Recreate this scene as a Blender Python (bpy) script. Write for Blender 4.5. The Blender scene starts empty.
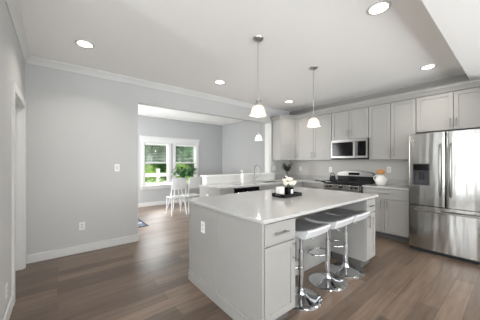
import bpy, bmesh, math, random
from mathutils import Vector, Matrix
PI = math.pi
rnd = random.Random(7)
scene = bpy.context.scene
C = scene.collection

# ---------------------------------------------------------------- camera, world, light, exposure
FPX, YAW, CAMH = 226.0, 51.1, 1.34
cd = bpy.data.cameras.new('camera'); cam = bpy.data.objects.new('camera', cd); C.objects.link(cam)
cd.sensor_width = 36.0; cd.lens = FPX / 480 * 36; cd.shift_y = 2.5 / 480; cd.clip_start = 0.05; cd.clip_end = 200
cam.location = (0, 0, CAMH); cam.rotation_euler = (PI / 2, 0, math.radians(YAW - 90))
scene.camera = cam

w = bpy.data.worlds.new('world'); scene.world = w; w.use_nodes = True
wn = w.node_tree; bg = wn.nodes['Background']
bg.inputs['Color'].default_value = (0.93, 0.965, 1.0, 1); bg.inputs['Strength'].default_value = 1.5

def area(name, loc, rot, sx, sy, power, col=(1, 1, 1)):
    l = bpy.data.lights.new(name, 'AREA'); l.shape = 'RECTANGLE'; l.size = sx; l.size_y = sy
    l.energy = power; l.color = col
    o = bpy.data.objects.new(name, l); C.objects.link(o); o.location = loc; o.rotation_euler = rot
    return o
COOL = (0.93, 0.98, 1.02)
UP = math.radians(55)     # upward tilt given to the window lights to brighten the ceiling
area('daylight_back_window', (2.6, -3.30, 1.35), (PI/2+UP, 0, 0), 3.4, 1.9, 158, COOL)            # shines +Y
area('daylight_back_window_left', (-1.6, -3.30, 1.35), (PI/2+UP, 0, 0), 1.8, 1.9, 100, COOL)
area('side_fill_light', (-3.0, -1.6, 1.35), (PI/2+UP, 0, -PI/2), 1.6, 1.9, 85, COOL)  # unseen side light, added as fill and for refrigerator reflections
area('side_reflection_strip', (-3.0, 1.0, 1.35), (PI/2+0.3, 0, -PI/2), 0.42, 1.9, 34, COOL)           # shines +X; unseen strip added for streaks in the refrigerator
area('dining_fill_light', (-0.2, 5.75, 1.25), (PI/2-0.5, 0, -PI/2), 1.8, 2.0, 165, (0.98, 0.99, 1.0))           # shines +X; unseen fill added to brighten the dining floor
sk = area('outside_floor_fill', (2.9, 11.0, 4.6), (math.radians(-53), 0, 0), 4.8, 3.0, 330, (0.95, 0.98, 1.0)); sk.data.spread = math.radians(52)   # area light added outside to brighten the dining floor through the windows
su = bpy.data.lights.new('sun', 'SUN'); su.energy = 1.6; su.angle = 0.03; su.color = (1, 0.96, 0.9)
so = bpy.data.objects.new('sun', su); C.objects.link(so); so.rotation_euler = (math.radians(38), 0, math.radians(25))

vs = scene.view_settings
scene.display_settings.display_device = 'sRGB'
vs.view_transform = 'Standard'; vs.look = 'None'; vs.exposure = 0.3; vs.gamma = 1.0; vs.use_curve_mapping = False

# ---------------------------------------------------------------- materials
def lin(c):
    return tuple((v / 12.92 if v <= 0.04045 else ((v + 0.055) / 1.055) ** 2.4) for v in [x / 255 for x in c])
def mat(name, col, rough=0.5, metal=0.0, spec=0.5, noise=0.0, nscale=8.0, bump=0.0, emit=0.0, coat=0.0):
    m = bpy.data.materials.new(name); m.use_nodes = True; nt = m.node_tree; b = nt.nodes['Principled BSDF']
    c = lin(col)
    b.inputs['Base Color'].default_value = (*c, 1); b.inputs['Roughness'].default_value = rough
    b.inputs['Metallic'].default_value = metal; b.inputs['Specular IOR Level'].default_value = spec
    b.inputs['Coat Weight'].default_value = coat
    tc = nt.nodes.new('ShaderNodeTexCoord'); nz = nt.nodes.new('ShaderNodeTexNoise')
    nz.inputs['Scale'].default_value = nscale; nz.inputs['Detail'].default_value = 4
    nt.links.new(tc.outputs['Object'], nz.inputs['Vector'])
    if noise > 0:
        r = nt.nodes.new('ShaderNodeValToRGB')
        r.color_ramp.elements[0].position = 0.3; r.color_ramp.elements[1].position = 0.7
        r.color_ramp.elements[0].color = (*[max(0, v * (1 - noise)) for v in c], 1)
        r.color_ramp.elements[1].color = (*[min(1, v * (1 + noise)) for v in c], 1)
        nt.links.new(nz.outputs['Fac'], r.inputs['Fac']); nt.links.new(r.outputs['Color'], b.inputs['Base Color'])
    if bump > 0:
        bp = nt.nodes.new('ShaderNodeBump'); bp.inputs['Strength'].default_value = bump; bp.inputs['Distance'].default_value = 0.002
        nt.links.new(nz.outputs['Fac'], bp.inputs['Height']); nt.links.new(bp.outputs['Normal'], b.inputs['Normal'])
    if emit > 0:
        b.inputs['Emission Color'].default_value = (*c, 1); b.inputs['Emission Strength'].default_value = emit
    return m

M = {}
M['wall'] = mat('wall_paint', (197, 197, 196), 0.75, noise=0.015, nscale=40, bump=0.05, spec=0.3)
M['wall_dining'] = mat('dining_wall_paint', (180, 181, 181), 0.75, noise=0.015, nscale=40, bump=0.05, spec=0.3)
M['wall_kitchen'] = mat('kitchen_wall_paint', (196, 193, 187), 0.6, noise=0.015, nscale=40, bump=0.05, spec=0.3)
M['ceil'] = mat('ceiling_paint', (252, 251, 249), 0.85, noise=0.01, nscale=60, bump=0.08, spec=0.2)
M['trim'] = mat('white_trim_paint', (216, 216, 214), 0.4, noise=0.005, nscale=5)
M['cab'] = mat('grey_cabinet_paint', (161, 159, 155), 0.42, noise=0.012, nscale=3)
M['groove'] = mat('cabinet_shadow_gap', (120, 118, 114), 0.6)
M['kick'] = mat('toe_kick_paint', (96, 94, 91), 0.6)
M['quartz'] = mat('white_quartz', (186, 185, 183), 0.14, noise=0.02, nscale=30, coat=0.2)
M['nickel'] = mat('brushed_nickel', (150, 148, 144), 0.32, metal=1.0, noise=0.03, nscale=60)
M['chrome'] = mat('polished_chrome', (214, 216, 218), 0.07, metal=1.0, noise=0.01, nscale=3)
M['black'] = mat('black_enamel', (12, 12, 13), 0.3, spec=0.25, noise=0.05, nscale=12)
M['iron'] = mat('cast_iron', (22, 22, 23), 0.6, noise=0.1, nscale=60, bump=0.2)
M['glassblack'] = mat('black_glass', (10, 10, 11), 0.1, spec=0.2, noise=0.02, nscale=5)
M['shell'] = mat('white_gloss_shell', (226, 227, 228), 0.2, noise=0.01, nscale=4, coat=0.3)
M['cushion'] = mat('grey_seat_vinyl', (118, 118, 119), 0.5, noise=0.03, nscale=30)
M['plastic'] = mat('white_plastic', (238, 238, 236), 0.3, noise=0.01, nscale=10)
M['ceramic'] = mat('white_ceramic', (236, 235, 231), 0.2, noise=0.01, nscale=10, coat=0.3)
M['wood'] = mat('honey_wood', (206, 142, 76), 0.5, noise=0.2, nscale=25)
M['leaf'] = mat('green_leaf', (58, 108, 52), 0.45, noise=0.3, nscale=12)
M['darkleaf'] = mat('dark_leaf', (58, 62, 56), 0.5, noise=0.3, nscale=14)
M['petal'] = mat('cream_petal', (246, 238, 222), 0.6, noise=0.05, nscale=20)
M['stem'] = mat('green_stem', (70, 92, 48), 0.6, noise=0.1)
M['bark'] = mat('bark', (92, 76, 60), 0.9, noise=0.3, nscale=12, bump=0.5)
M['hedge'] = mat('hedge_leaf', (118, 152, 62), 0.6, noise=0.35, nscale=3)
M['tree'] = mat('tree_leaf', (76, 122, 72), 0.6, noise=0.35, nscale=1.5)
M['lawn'] = mat('lawn_grass', (140, 160, 88), 0.9, noise=0.25, nscale=6, bump=0.4)
M['road'] = mat('pale_concrete', (208, 206, 202), 0.9, noise=0.08, nscale=5)
M['fence'] = mat('white_vinyl', (240, 240, 240), 0.5, noise=0.01)
M['gasket'] = mat('dark_gasket', (38, 38, 40), 0.7)
M['slot'] = mat('outlet_slot', (90, 90, 90), 0.6)
M['lamp'] = mat('lit_lens', (255, 246, 232), 0.5, emit=9.0)
M['bulb'] = mat('lit_bulb', (255, 244, 228), 0.5, emit=9.0)
M['paper'] = mat('white_paper', (238, 236, 230), 0.8, noise=0.02)
M['soil'] = mat('soil', (60, 46, 34), 0.95, noise=0.3, nscale=40)

def steel_mat():
    m = bpy.data.materials.new('stainless_steel'); m.use_nodes = True; nt = m.node_tree; b = nt.nodes['Principled BSDF']
    b.inputs['Metallic'].default_value = 1.0
    tc = nt.nodes.new('ShaderNodeTexCoord'); mp = nt.nodes.new('ShaderNodeMapping'); mp.inputs['Scale'].default_value = (3, 3, 400)
    nz = nt.nodes.new('ShaderNodeTexNoise'); nz.inputs['Scale'].default_value = 1.0; nz.inputs['Detail'].default_value = 3
    nt.links.new(tc.outputs['Object'], mp.inputs['Vector']); nt.links.new(mp.outputs[0], nz.inputs['Vector'])
    r = nt.nodes.new('ShaderNodeMapRange'); r.inputs['To Min'].default_value = 0.13; r.inputs['To Max'].default_value = 0.22
    nt.links.new(nz.outputs['Fac'], r.inputs['Value']); nt.links.new(r.outputs[0], b.inputs['Roughness'])
    b.inputs['Base Color'].default_value = (*lin((180, 179, 175)), 1)
    # gentle waviness of the sheet metal: tall vertical ripples
    mp2 = nt.nodes.new('ShaderNodeMapping'); mp2.inputs['Scale'].default_value = (7, 9, 1.1)
    n2 = nt.nodes.new('ShaderNodeTexNoise'); n2.inputs['Scale'].default_value = 1.0; n2.inputs['Detail'].default_value = 1
    nt.links.new(tc.outputs['Object'], mp2.inputs['Vector']); nt.links.new(mp2.outputs[0], n2.inputs['Vector'])
    bp = nt.nodes.new('ShaderNodeBump'); bp.inputs['Strength'].default_value = 0.28; bp.inputs['Distance'].default_value = 0.02
    nt.links.new(n2.outputs['Fac'], bp.inputs['Height']); nt.links.new(bp.outputs['Normal'], b.inputs['Normal'])
    return m
M['steel'] = steel_mat()
M['steel2'] = mat('satin_steel', (132, 131, 128), 0.3, metal=1.0, noise=0.04, nscale=50)
M['nickel_light'] = mat('satin_nickel', (186, 185, 182), 0.35, metal=1.0, noise=0.03, nscale=50)

def glass_mat(name, fac=0.07, col=(1, 1, 1)):
    m = bpy.data.materials.new(name); m.use_nodes = True; nt = m.node_tree; nt.nodes.clear()
    o = nt.nodes.new('ShaderNodeOutputMaterial'); mx = nt.nodes.new('ShaderNodeMixShader')
    t = nt.nodes.new('ShaderNodeBsdfTransparent'); t.inputs['Color'].default_value = (*col, 1)
    g = nt.nodes.new('ShaderNodeBsdfGlossy'); g.inputs['Roughness'].default_value = 0.03
    mx.inputs[0].default_value = fac
    nt.links.new(t.outputs[0], mx.inputs[1]); nt.links.new(g.outputs[0], mx.inputs[2]); nt.links.new(mx.outputs[0], o.inputs[0])
    return m
M['pane'] = glass_mat('window_glass', 0.05)
M['clearglass'] = glass_mat('vase_glass', 0.22, (0.85, 0.82, 0.78))

def shade_mat():   # frosted alabaster glass, lets the bulb glow through
    m = bpy.data.materials.new('frosted_alabaster_glass'); m.use_nodes = True; nt = m.node_tree; b = nt.nodes['Principled BSDF']
    tc = nt.nodes.new('ShaderNodeTexCoord'); nz = nt.nodes.new('ShaderNodeTexNoise'); nz.inputs['Scale'].default_value = 18; nz.inputs['Detail'].default_value = 5
    r = nt.nodes.new('ShaderNodeValToRGB'); r.color_ramp.elements[0].color = (*lin((226, 206, 188)), 1); r.color_ramp.elements[1].color = (*lin((250, 247, 242)), 1)
    r.color_ramp.elements[0].position = 0.35; r.color_ramp.elements[1].position = 0.6
    nt.links.new(tc.outputs['Object'], nz.inputs['Vector']); nt.links.new(nz.outputs['Fac'], r.inputs['Fac']); nt.links.new(r.outputs['Color'], b.inputs['Base Color'])
    b.inputs['Roughness'].default_value = 0.35
    tr = nt.nodes.new('ShaderNodeBsdfTranslucent'); nt.links.new(r.outputs['Color'], tr.inputs['Color'])
    mx = nt.nodes.new('ShaderNodeMixShader'); mx.inputs[0].default_value = 0.6
    nt.links.new(b.outputs[0], mx.inputs[1]); nt.links.new(tr.outputs[0], mx.inputs[2])
    nt.links.new(mx.outputs[0], nt.nodes['Material Output'].inputs[0])
    return m
M['shade'] = shade_mat()
M['opal'] = mat('lit_opal_glass', (252, 251, 249), 0.3, noise=0.01, emit=0.9)

def floor_mat():
    m = bpy.data.materials.new('wood_plank_floor'); m.use_nodes = True; nt = m.node_tree; b = nt.nodes['Principled BSDF']
    L = nt.links.new
    tc = nt.nodes.new('ShaderNodeTexCoord')
    br = nt.nodes.new('ShaderNodeTexBrick'); br.offset = 0.37; br.offset_frequency = 2
    br.inputs['Scale'].default_value = 1.0; br.inputs['Brick Width'].default_value = 1.35; br.inputs['Row Height'].default_value = 0.155
    br.inputs['Mortar Size'].default_value = 0.0018; br.inputs['Mortar Smooth'].default_value = 0.3; br.inputs['Bias'].default_value = 0.0
    br.inputs['Color1'].default_value = (*lin((92, 78, 67)), 1); br.inputs['Color2'].default_value = (*lin((128, 110, 95)), 1)
    br.inputs['Mortar'].default_value = (*lin((58, 47, 40)), 1)
    L(tc.outputs['Object'], br.inputs['Vector'])
    mp = nt.nodes.new('ShaderNodeMapping'); mp.inputs['Scale'].default_value = (1.3, 16, 1)
    nz = nt.nodes.new('ShaderNodeTexNoise'); nz.inputs['Scale'].default_value = 1.6; nz.inputs['Detail'].default_value = 8; nz.inputs['Roughness'].default_value = 0.62
    L(tc.outputs['Object'], mp.inputs['Vector']); L(mp.outputs[0], nz.inputs['Vector'])
    r = nt.nodes.new('ShaderNodeValToRGB'); r.color_ramp.elements[0].position = 0.3; r.color_ramp.elements[1].position = 0.72
    r.color_ramp.elements[0].color = (0.66, 0.64, 0.63, 1); r.color_ramp.elements[1].color = (1.22, 1.2, 1.18, 1)
    L(nz.outputs['Fac'], r.inputs['Fac'])
    mx = nt.nodes.new('ShaderNodeMix'); mx.data_type = 'RGBA'; mx.blend_type = 'MULTIPLY'; mx.inputs[0].default_value = 1.0
    L(br.outputs['Color'], mx.inputs[6]); L(r.outputs['Color'], mx.inputs[7]); L(mx.outputs[2], b.inputs['Base Color'])
    b.inputs['Roughness'].default_value = 0.30; b.inputs['Specular IOR Level'].default_value = 0.5
    bp = nt.nodes.new('ShaderNodeBump'); bp.inputs['Strength'].default_value = 0.25; bp.inputs['Distance'].default_value = 0.003
    L(br.outputs['Fac'], bp.inputs['Height']); bp.invert = True; L(bp.outputs['Normal'], b.inputs['Normal'])
    return m
M['floor'] = floor_mat()

def rug_mat():
    m = bpy.data.materials.new('woven_rug'); m.use_nodes = True; nt = m.node_tree; b = nt.nodes['Principled BSDF']
    L = nt.links.new; tc = nt.nodes.new('ShaderNodeTexCoord')
    vo = nt.nodes.new('ShaderNodeTexVoronoi'); vo.inputs['Scale'].default_value = 7; vo.distance = 'MANHATTAN'
    mp = nt.nodes.new('ShaderNodeMapping'); mp.inputs['Rotation'].default_value = (0, 0, PI / 4)
    L(tc.outputs['Object'], mp.inputs['Vector']); L(mp.outputs[0], vo.inputs['Vector'])
    r = nt.nodes.new('ShaderNodeValToRGB'); r.color_ramp.interpolation = 'CONSTANT'
    r.color_ramp.elements[0].color = (*lin((52, 58, 72)), 1); r.color_ramp.elements[1].position = 0.25; r.color_ramp.elements[1].color = (*lin((206, 206, 204)), 1)
    e = r.color_ramp.elements.new(0.5); e.color = (*lin((96, 104, 120)), 1)
    L(vo.outputs['Distance'], r.inputs['Fac']); L(r.outputs['Color'], b.inputs['Base Color']); b.inputs['Roughness'].default_value = 0.95
    return m
M['rug'] = rug_mat()
M['rugborder'] = mat('rug_border', (58, 62, 74), 0.95, noise=0.1, nscale=60)

# ---------------------------------------------------------------- helpers
class MB:
    def __init__(s): s.bm = bmesh.new()
    def box(s, x0, x1, y0, y1, z0, z1, fr=None):
        T = fr or Matrix.Identity(4)
        v = [s.bm.verts.new(T @ Vector(p)) for p in ((x0,y0,z0),(x1,y0,z0),(x1,y1,z0),(x0,y1,z0),(x0,y0,z1),(x1,y0,z1),(x1,y1,z1),(x0,y1,z1))]
        fs = ((0,3,2,1),(4,5,6,7),(0,1,5,4),(1,2,6,5),(2,3,7,6),(3,0,4,7))
        if T.determinant() < 0: fs = [f[::-1] for f in fs]
        for f in fs: s.bm.faces.new([v[i] for i in f])
        return s
    def cyl(s, p0, p1, r0, r1=None, n=16, caps=True):
        p0, p1 = Vector(p0), Vector(p1); r1 = r0 if r1 is None else r1
        d = (p1 - p0).normalized(); q = d.to_track_quat('Z', 'Y')
        a = [s.bm.verts.new(p0 + q @ Vector((math.cos(2*PI*i/n)*r0, math.sin(2*PI*i/n)*r0, 0))) for i in range(n)]
        b = [s.bm.verts.new(p1 + q @ Vector((math.cos(2*PI*i/n)*r1, math.sin(2*PI*i/n)*r1, 0))) for i in range(n)]
        for i in range(n): s.bm.faces.new((a[i], a[(i+1)%n], b[(i+1)%n], b[i]))
        if caps: s.bm.faces.new(a[::-1]); s.bm.faces.new(b)
        return s
    def tube(s, pts, r, n=10, closed=False):
        pts = [Vector(p) for p in pts]; m = len(pts); rings = []; up = None
        for i, p in enumerate(pts):
            a = pts[(i-1) % m] if (closed or i > 0) else p
            b = pts[(i+1) % m] if (closed or i < m-1) else p
            d = (b - a).normalized()
            if up is None: up = d.orthogonal().normalized()
            up = (up - d * up.dot(d)).normalized(); sd = d.cross(up)
            rr = r[i] if isinstance(r, (list, tuple)) else r
            rings.append([s.bm.verts.new(p + up*math.cos(2*PI*k/n)*rr + sd*math.sin(2*PI*k/n)*rr) for k in range(n)])
        for i in range(m if closed else m-1):
            A, B = rings[i], rings[(i+1) % m]
            for k in range(n): s.bm.faces.new((A[k], A[(k+1)%n], B[(k+1)%n], B[k]))
        if not closed: s.bm.faces.new(rings[0][::-1]); s.bm.faces.new(rings[-1])
        return s
    def lathe(s, c, prof, n=28, f=None):
        c = Vector(c); rings = []
        for j, (r, z) in enumerate(prof):
            if r < 1e-5: rings.append([s.bm.verts.new(c + Vector((0, 0, z)))]); continue
            ring = []
            for k in range(n):
                t = 2*PI*k/n; rr = r * (f(t, j) if f else 1)
                ring.append(s.bm.verts.new(c + Vector((math.cos(t)*rr, math.sin(t)*rr, z))))
            rings.append(ring)
        for A, B in zip(rings, rings[1:]):
            for k in range(n):
                k2 = (k+1) % n
                if len(A) == 1 and len(B) == 1: continue
                if len(A) == 1: s.bm.faces.new((A[0], B[k2], B[k]))
                elif len(B) == 1: s.bm.faces.new((A[k], A[k2], B[0]))
                else: s.bm.faces.new((A[k], A[k2], B[k2], B[k]))
        return s
    def prism(s, poly, z0, z1, fr=None):     # poly in local x,y extruded along z
        T = fr or Matrix.Identity(4)
        a = [s.bm.verts.new(T @ Vector((x, y, z0))) for x, y in poly]; b = [s.bm.verts.new(T @ Vector((x, y, z1))) for x, y in poly]
        n = len(poly)
        for i in range(n): s.bm.faces.new((a[i], a[(i+1)%n], b[(i+1)%n], b[i]))
        s.bm.faces.new(a[::-1]); s.bm.faces.new(b)
        return s
    def ball(s, c, r, sc=(1,1,1), u=12, v=8):
        bmesh.ops.create_uvsphere(s.bm, u_segments=u, v_segments=v, radius=r, matrix=Matrix.Translation(Vector(c)) @ Matrix.Diagonal((*sc, 1)))
        return s
    def leaf(s, p, d, ln, wd, droop=0.3):
        p = Vector(p); d = Vector(d).normalized(); sd = d.cross(Vector((0, 0, 1)))
        if sd.length < 0.1: sd = Vector((1, 0, 0))
        sd.normalize(); prev = None
        for t, wf in ((0, .15), (.3, .85), (.6, 1), (.85, .55), (1, .05)):
            q = p + d*ln*t - Vector((0, 0, 1))*droop*ln*t*t
            a = s.bm.verts.new(q + sd*wd*wf*.5); m = s.bm.verts.new(q - Vector((0,0,1))*wd*.12*wf); b = s.bm.verts.new(q - sd*wd*wf*.5)
            if prev: s.bm.faces.new((prev[0], prev[1], m, a)); s.bm.faces.new((prev[1], prev[2], b, m))
            prev = (a, m, b)
        return s
    def build(s, name, m, parent=None, smooth=False, bevel=0.0, kind=None, recalc=True):
        if recalc: bmesh.ops.recalc_face_normals(s.bm, faces=s.bm.faces[:])
        off = Vector((0, 0, 0)); p = parent
        while p is not None: off += p.location; p = p.parent
        if off.length: bmesh.ops.translate(s.bm, verts=s.bm.verts[:], vec=-off)
        me = bpy.data.meshes.new(name); s.bm.to_mesh(me); s.bm.free()
        if m is not None: me.materials.append(m if not isinstance(m, str) else M[m])
        if smooth:
            me.polygons.foreach_set('use_smooth', [True]*len(me.polygons))
            try: me.set_sharp_from_angle(angle=math.radians(40))
            except Exception: pass
        o = bpy.data.objects.new(name, me); C.objects.link(o)
        if parent is not None: o.parent = parent
        if bevel > 0:
            b = o.modifiers.new('bevel', 'BEVEL'); b.width = bevel; b.segments = 2; b.limit_method = 'ANGLE'
        if kind: o['kind'] = kind
        return o
def B(*a, fr=None): return MB().box(*a, fr=fr)
def thing(name, label, cat, loc, group=None, rz=0):
    o = bpy.data.objects.new(name, None); C.objects.link(o); o.location = loc; o.rotation_euler = (0, 0, rz)
    o.empty_display_size = 0.1; o['label'] = label; o['category'] = cat
    if group: o['group'] = group
    return o
def tag(o, label, cat, group=None):
    o['label'] = label; o['category'] = cat
    if group: o['group'] = group
    return o
def struct(name, mb, m, bevel=0.0): return mb.build(name, m, None, bevel=bevel, kind='structure')
def dup(root, loc, rz, label, group=None):
    def cp(o, par):
        c = o.copy(); C.objects.link(c); c.parent = par
        for ch in o.children: cp(ch, c)
        return c
    kids = list(root.children)
    r = root.copy(); C.objects.link(r); r.location = loc; r.rotation_euler = (0, 0, rz); r['label'] = label
    if group: r['group'] = group
    for k in kids: cp(k, r)
    return r
def frame(ox, oy, adir):      # local x = along the face, local y = outward of the face, z up ; outward = adir rotated -90
    a = Vector((adir[0], adir[1], 0)).normalized()
    return Matrix(((a.x, a.y, 0, ox), (a.y, -a.x, 0, oy), (0, 0, 1, 0), (0, 0, 0, 1)))
FY = lambda y: frame(0, y, (1, 0))          # faces -Y, a = world x
def FX(x):                                  # faces -X, a = world y
    return Matrix(((0, -1, 0, x), (1, 0, 0, 0), (0, 0, 1, 0), (0, 0, 0, 1)))
def front(fr, a0, a1, z0, z1, name, parent, handle=None, shaker=True, rail=0.055, hmat='nickel'):
    """a cabinet front (door or drawer) with an optional bar handle: ('v', a, zc, len) or ('h', ac, z, len)"""
    g = 0.0035; a0 += g; a1 -= g; z0 += g; z1 -= g; th = 0.02
    m = MB()
    if shaker:
        m.box(a0, a0+rail, 0, th, z0, z1, fr=fr).box(a1-rail, a1, 0, th, z0, z1, fr=fr)
        m.box(a0+rail, a1-rail, 0, th, z0, z0+rail, fr=fr).box(a0+rail, a1-rail, 0, th, z1-rail, z1, fr=fr)
        m.box(a0+rail, a1-rail, 0, th-0.009, z0+rail, z1-rail, fr=fr)
    else: m.box(a0, a1, 0, th, z0, z1, fr=fr)
    d = m.build(name, 'cab', parent, bevel=0.0015)
    if handle:
        k, a, z, ln = handle; h = MB(); o = th + 0.03
        if k == 'v':
            P0, P1 = (a, o, z-ln/2), (a, o, z+ln/2); q = [(a, th, z-ln*.36), (a, o, z-ln*.36)], [(a, th, z+ln*.36), (a, o, z+ln*.36)]
        else:
            P0, P1 = (a-ln/2, o, z), (a+ln/2, o, z); q = [(a-ln*.36, th, z), (a-ln*.36, o, z)], [(a+ln*.36, th, z), (a+ln*.36, o, z)]
        h.cyl(fr @ Vector(P0), fr @ Vector(P1), 0.0062, n=10)
        for s0, s1 in q: h.cyl(fr @ Vector(s0), fr @ Vector(s1), 0.0045, n=8)
        h.build('handle', hmat, d, smooth=True)
    return d

# ---------------------------------------------------------------- room shell
WX = 5.10      # cabinet wall
WY = 4.10      # outlet wall / header plane
LX = -0.335    # near left wall
DY = 7.15      # far dining wall
HC = 2.75
struct('floor', B(-3.3, 5.25, -3.6, 7.3, -0.06, 0), 'floor')
struct('ceiling', B(-3.3, 5.25, -3.6, 7.3, HC, HC+0.08), 'ceil')
struct('ceiling.001', B(LX, WX, -3.5, 0.485, 2.61, HC-0.001), 'ceil')      # dropped part near the camera
struct('wall_right', B(WX, WX+0.15, -3.5, WY+0.13, 0, HC), 'wall_kitchen')
# outlet wall, header over the wide opening, stub beside the cabinets : one wall
wm = MB(); wm.box(LX-0.12, 1.07, WY, WY+0.13, 0, HC); wm.box(1.07, 4.27, WY, WY+0.13, 2.365, HC); wm.box(4.27, WX, WY, WY+0.13, 0, HC)
struct('wall_front', wm, 'wall')
# knee wall behind the sink and its cap
struct('wall_knee', B(2.30, 4.27, 3.90, 4.08, 0, 1.045), 'trim')
struct('trim_1', MB().box(2.27, 4.27, 3.87, 4.11, 1.045, 1.08), 'trim', 0.004)
struct('trim_2', B(4.27, 4.345, WY-0.018, WY-0.0005, 1.045, 2.365), 'trim')      # casing at the right end of the opening
struct('trim_3', B(4.255, 4.2695, WY, WY+0.13, 1.08, 2.364), 'trim')
# near left wall with a doorway
wl = MB(); wl.box(LX-0.12, LX, 1.9, 3.06, 0, HC); wl.box(LX-0.12, LX, 3.06, 3.93, 2.03, HC); wl.box(LX-0.12, LX, 3.93, WY, 0, HC)
struct('wall_left', wl, 'wall')
struct('wall_hall', B(-3.2, LX-0.12, 1.9, 2.02, 0, HC), 'wall')
# living room behind the camera: side wall openings added for refrigerator reflections, back wall with two windows
ws = MB(); ws.box(-3.3, -3.2, -3.5, -2.4, 0, HC).box(-3.3, -3.2, -0.8, 0.75, 0, HC).box(-3.3, -3.2, 1.25, 2.02, 0, HC)
for a, b in ((-2.4, -0.8), (0.75, 1.25)): ws.box(-3.3, -3.2, a, b, 0, 0.4).box(-3.3, -3.2, a, b, 2.4, HC)
struct('wall_side', ws, 'wall')
wb = MB(); wb.box(-3.3, -2.5, -3.6, -3.5, 0, HC).box(-0.7, 0.9, -3.6, -3.5, 0, HC).box(4.3, 5.25, -3.6, -3.5, 0, HC)
for a, b in ((-2.5, -0.7), (0.9, 4.3)): wb.box(a, b, -3.6, -3.5, 0, 0.45).box(a, b, -3.6, -3.5, 2.45, HC)
struct('wall_back', wb, 'wall')
# dining room
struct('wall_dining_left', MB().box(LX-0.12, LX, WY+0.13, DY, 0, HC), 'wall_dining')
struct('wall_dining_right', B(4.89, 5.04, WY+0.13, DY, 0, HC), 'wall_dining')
W1, W2, WZ0, WZ1 = (2.03, 2.80), (3.02, 3.79), 0.63, 1.96
wd = MB(); wd.box(LX-0.12, W1[0], DY, DY+0.15, 0, HC).box(W1[1], W2[0], DY, DY+0.15, WZ0, WZ1).box(W2[1], 5.04, DY, DY+0.15, 0, HC)
wd.box(W1[0], W2[1], DY, DY+0.15, 0, WZ0).box(W1[0], W2[1], DY, DY+0.15, WZ1, HC)
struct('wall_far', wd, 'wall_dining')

# crown mouldings: profile swept straight
CR = [(0, 0), (0.0, -0.092), (0.01, -0.092), (0.016, -0.078), (0.035, -0.05), (0.058, -0.025), (0.068, -0.017), (0.068, 0)]
def crown(name, p0, p1, inward, m='trim', z=HC, prof=CR, cat=None, mit0=0.0, mit1=0.0):
    p0, p1 = Vector((*p0, 0)), Vector((*p1, 0)); n = Vector((*inward, 0)); d = (p1-p0).normalized(); mb = MB(); A = []; Bv = []
    for a, h in prof:
        A.append(mb.bm.verts.new(p0 + n*a + d*a*mit0 + Vector((0, 0, z+h-0.0005)))); Bv.append(mb.bm.verts.new(p1 + n*a - d*a*mit1 + Vector((0, 0, z+h-0.0005))))
    k = len(prof)
    for i in range(k): mb.bm.faces.new((A[i], A[(i+1)%k], Bv[(i+1)%k], Bv[i]))
    mb.bm.faces.new(A[::-1]); mb.bm.faces.new(Bv)
    return mb.build(name, m, None, kind=None if cat else 'structure')
crown('trim_4', (LX, WY), (WX, WY), (0, -1), mit0=1, mit1=1)
crown('trim_5', (WX, WY), (WX, 0.486), (-1, 0), m='cab', mit0=1)  # cabinet grey stands in for the shadow on this crown
crown('trim_6', (LX, WY), (LX, 1.9), (1, 0), mit0=1)
# baseboards
def bb(name, *a): return struct(name, B(*a), 'trim', 0.004)
bb('baseboard_front', LX+0.015, 1.07, WY-0.015, WY-0.0005, 0, 0.115)
bb('baseboard_front.001', 1.0705, 1.085, WY-0.015, WY+0.145, 0, 0.115)
bb('baseboard_left', LX+0.0005, LX+0.015, 1.9, 2.975, 0, 0.115)
bb('baseboard_far', LX, 4.88, DY-0.015, DY-0.0005, 0, 0.115)
bb('baseboard_dining', 4.875, 4.8895, WY+0.13, DY-0.016, 0, 0.115)
bb('baseboard_right', WX-0.015, WX-0.0005, -3.48, 0.1, 0, 0.115)
# door casing and door in the near left wall
dc = MB(); dc.box(LX, LX+0.018, 2.975, 3.06, 0, 2.115).box(LX, LX+0.018, 3.93, 4.015, 0, 2.115).box(LX, LX+0.018, 3.06, 3.93, 2.03, 2.115)
dc.box(LX-0.12, LX, 3.06, 3.075, 0, 2.03).box(LX-0.12, LX, 3.915, 3.93, 0, 2.03).box(LX-0.12, LX, 3.075, 3.915, 2.015, 2.03)
struct('trim_7', dc, 'trim')
door = struct('door_1', MB().box(LX-0.10, LX-0.065, 3.077, 3.913, 0.008, 2.013), 'trim')
pb = MB()
for z0, z1 in ((0.2, 0.95), (1.1, 1.85)):
    for y0, y1 in ((3.17, 3.45), (3.54, 3.82)): pb.box(LX-0.065, LX-0.058, y0, y1, z0, z1)
pb.build('panel', 'trim', door, bevel=0.004)

# windows of the dining wall
for i, (a, b) in enumerate((W1, W2)):
    fr = MB(); y0, y1 = DY+0.005, DY+0.10; s = 0.022
    fr.box(a, a+s, y0, y1, WZ0, WZ1).box(b-s, b, y0, y1, WZ0, WZ1).box(a+s, b-s, y0, y1, WZ1-s, WZ1).box(a+s, b-s, y0, y1, WZ0, WZ0+s)
    wo = struct('window_%d' % (i+1), fr, 'trim')
    zm = 1.325
    for nm, z0, z1, yy in (('lower_sash', WZ0+s, zm+0.02, DY+0.03), ('upper_sash', zm-0.02, WZ1-s, DY+0.065)):
        sm = MB(); t = 0.026; aa, bb_ = a+s, b-s
        sm.box(aa, aa+t, yy, yy+0.03, z0, z1).box(bb_-t, bb_, yy, yy+0.03, z0, z1).box(aa+t, bb_-t, yy, yy+0.03, z0, z0+t+0.01).box(aa+t, bb_-t, yy, yy+0.03, z1-t, z1)
        so_ = sm.build(nm, 'trim', wo, bevel=0.002)
        B(aa+t, bb_-t, yy+0.012, yy+0.018, z0+t+0.01, z1-t).build('pane', 'pane', so_)
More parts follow.
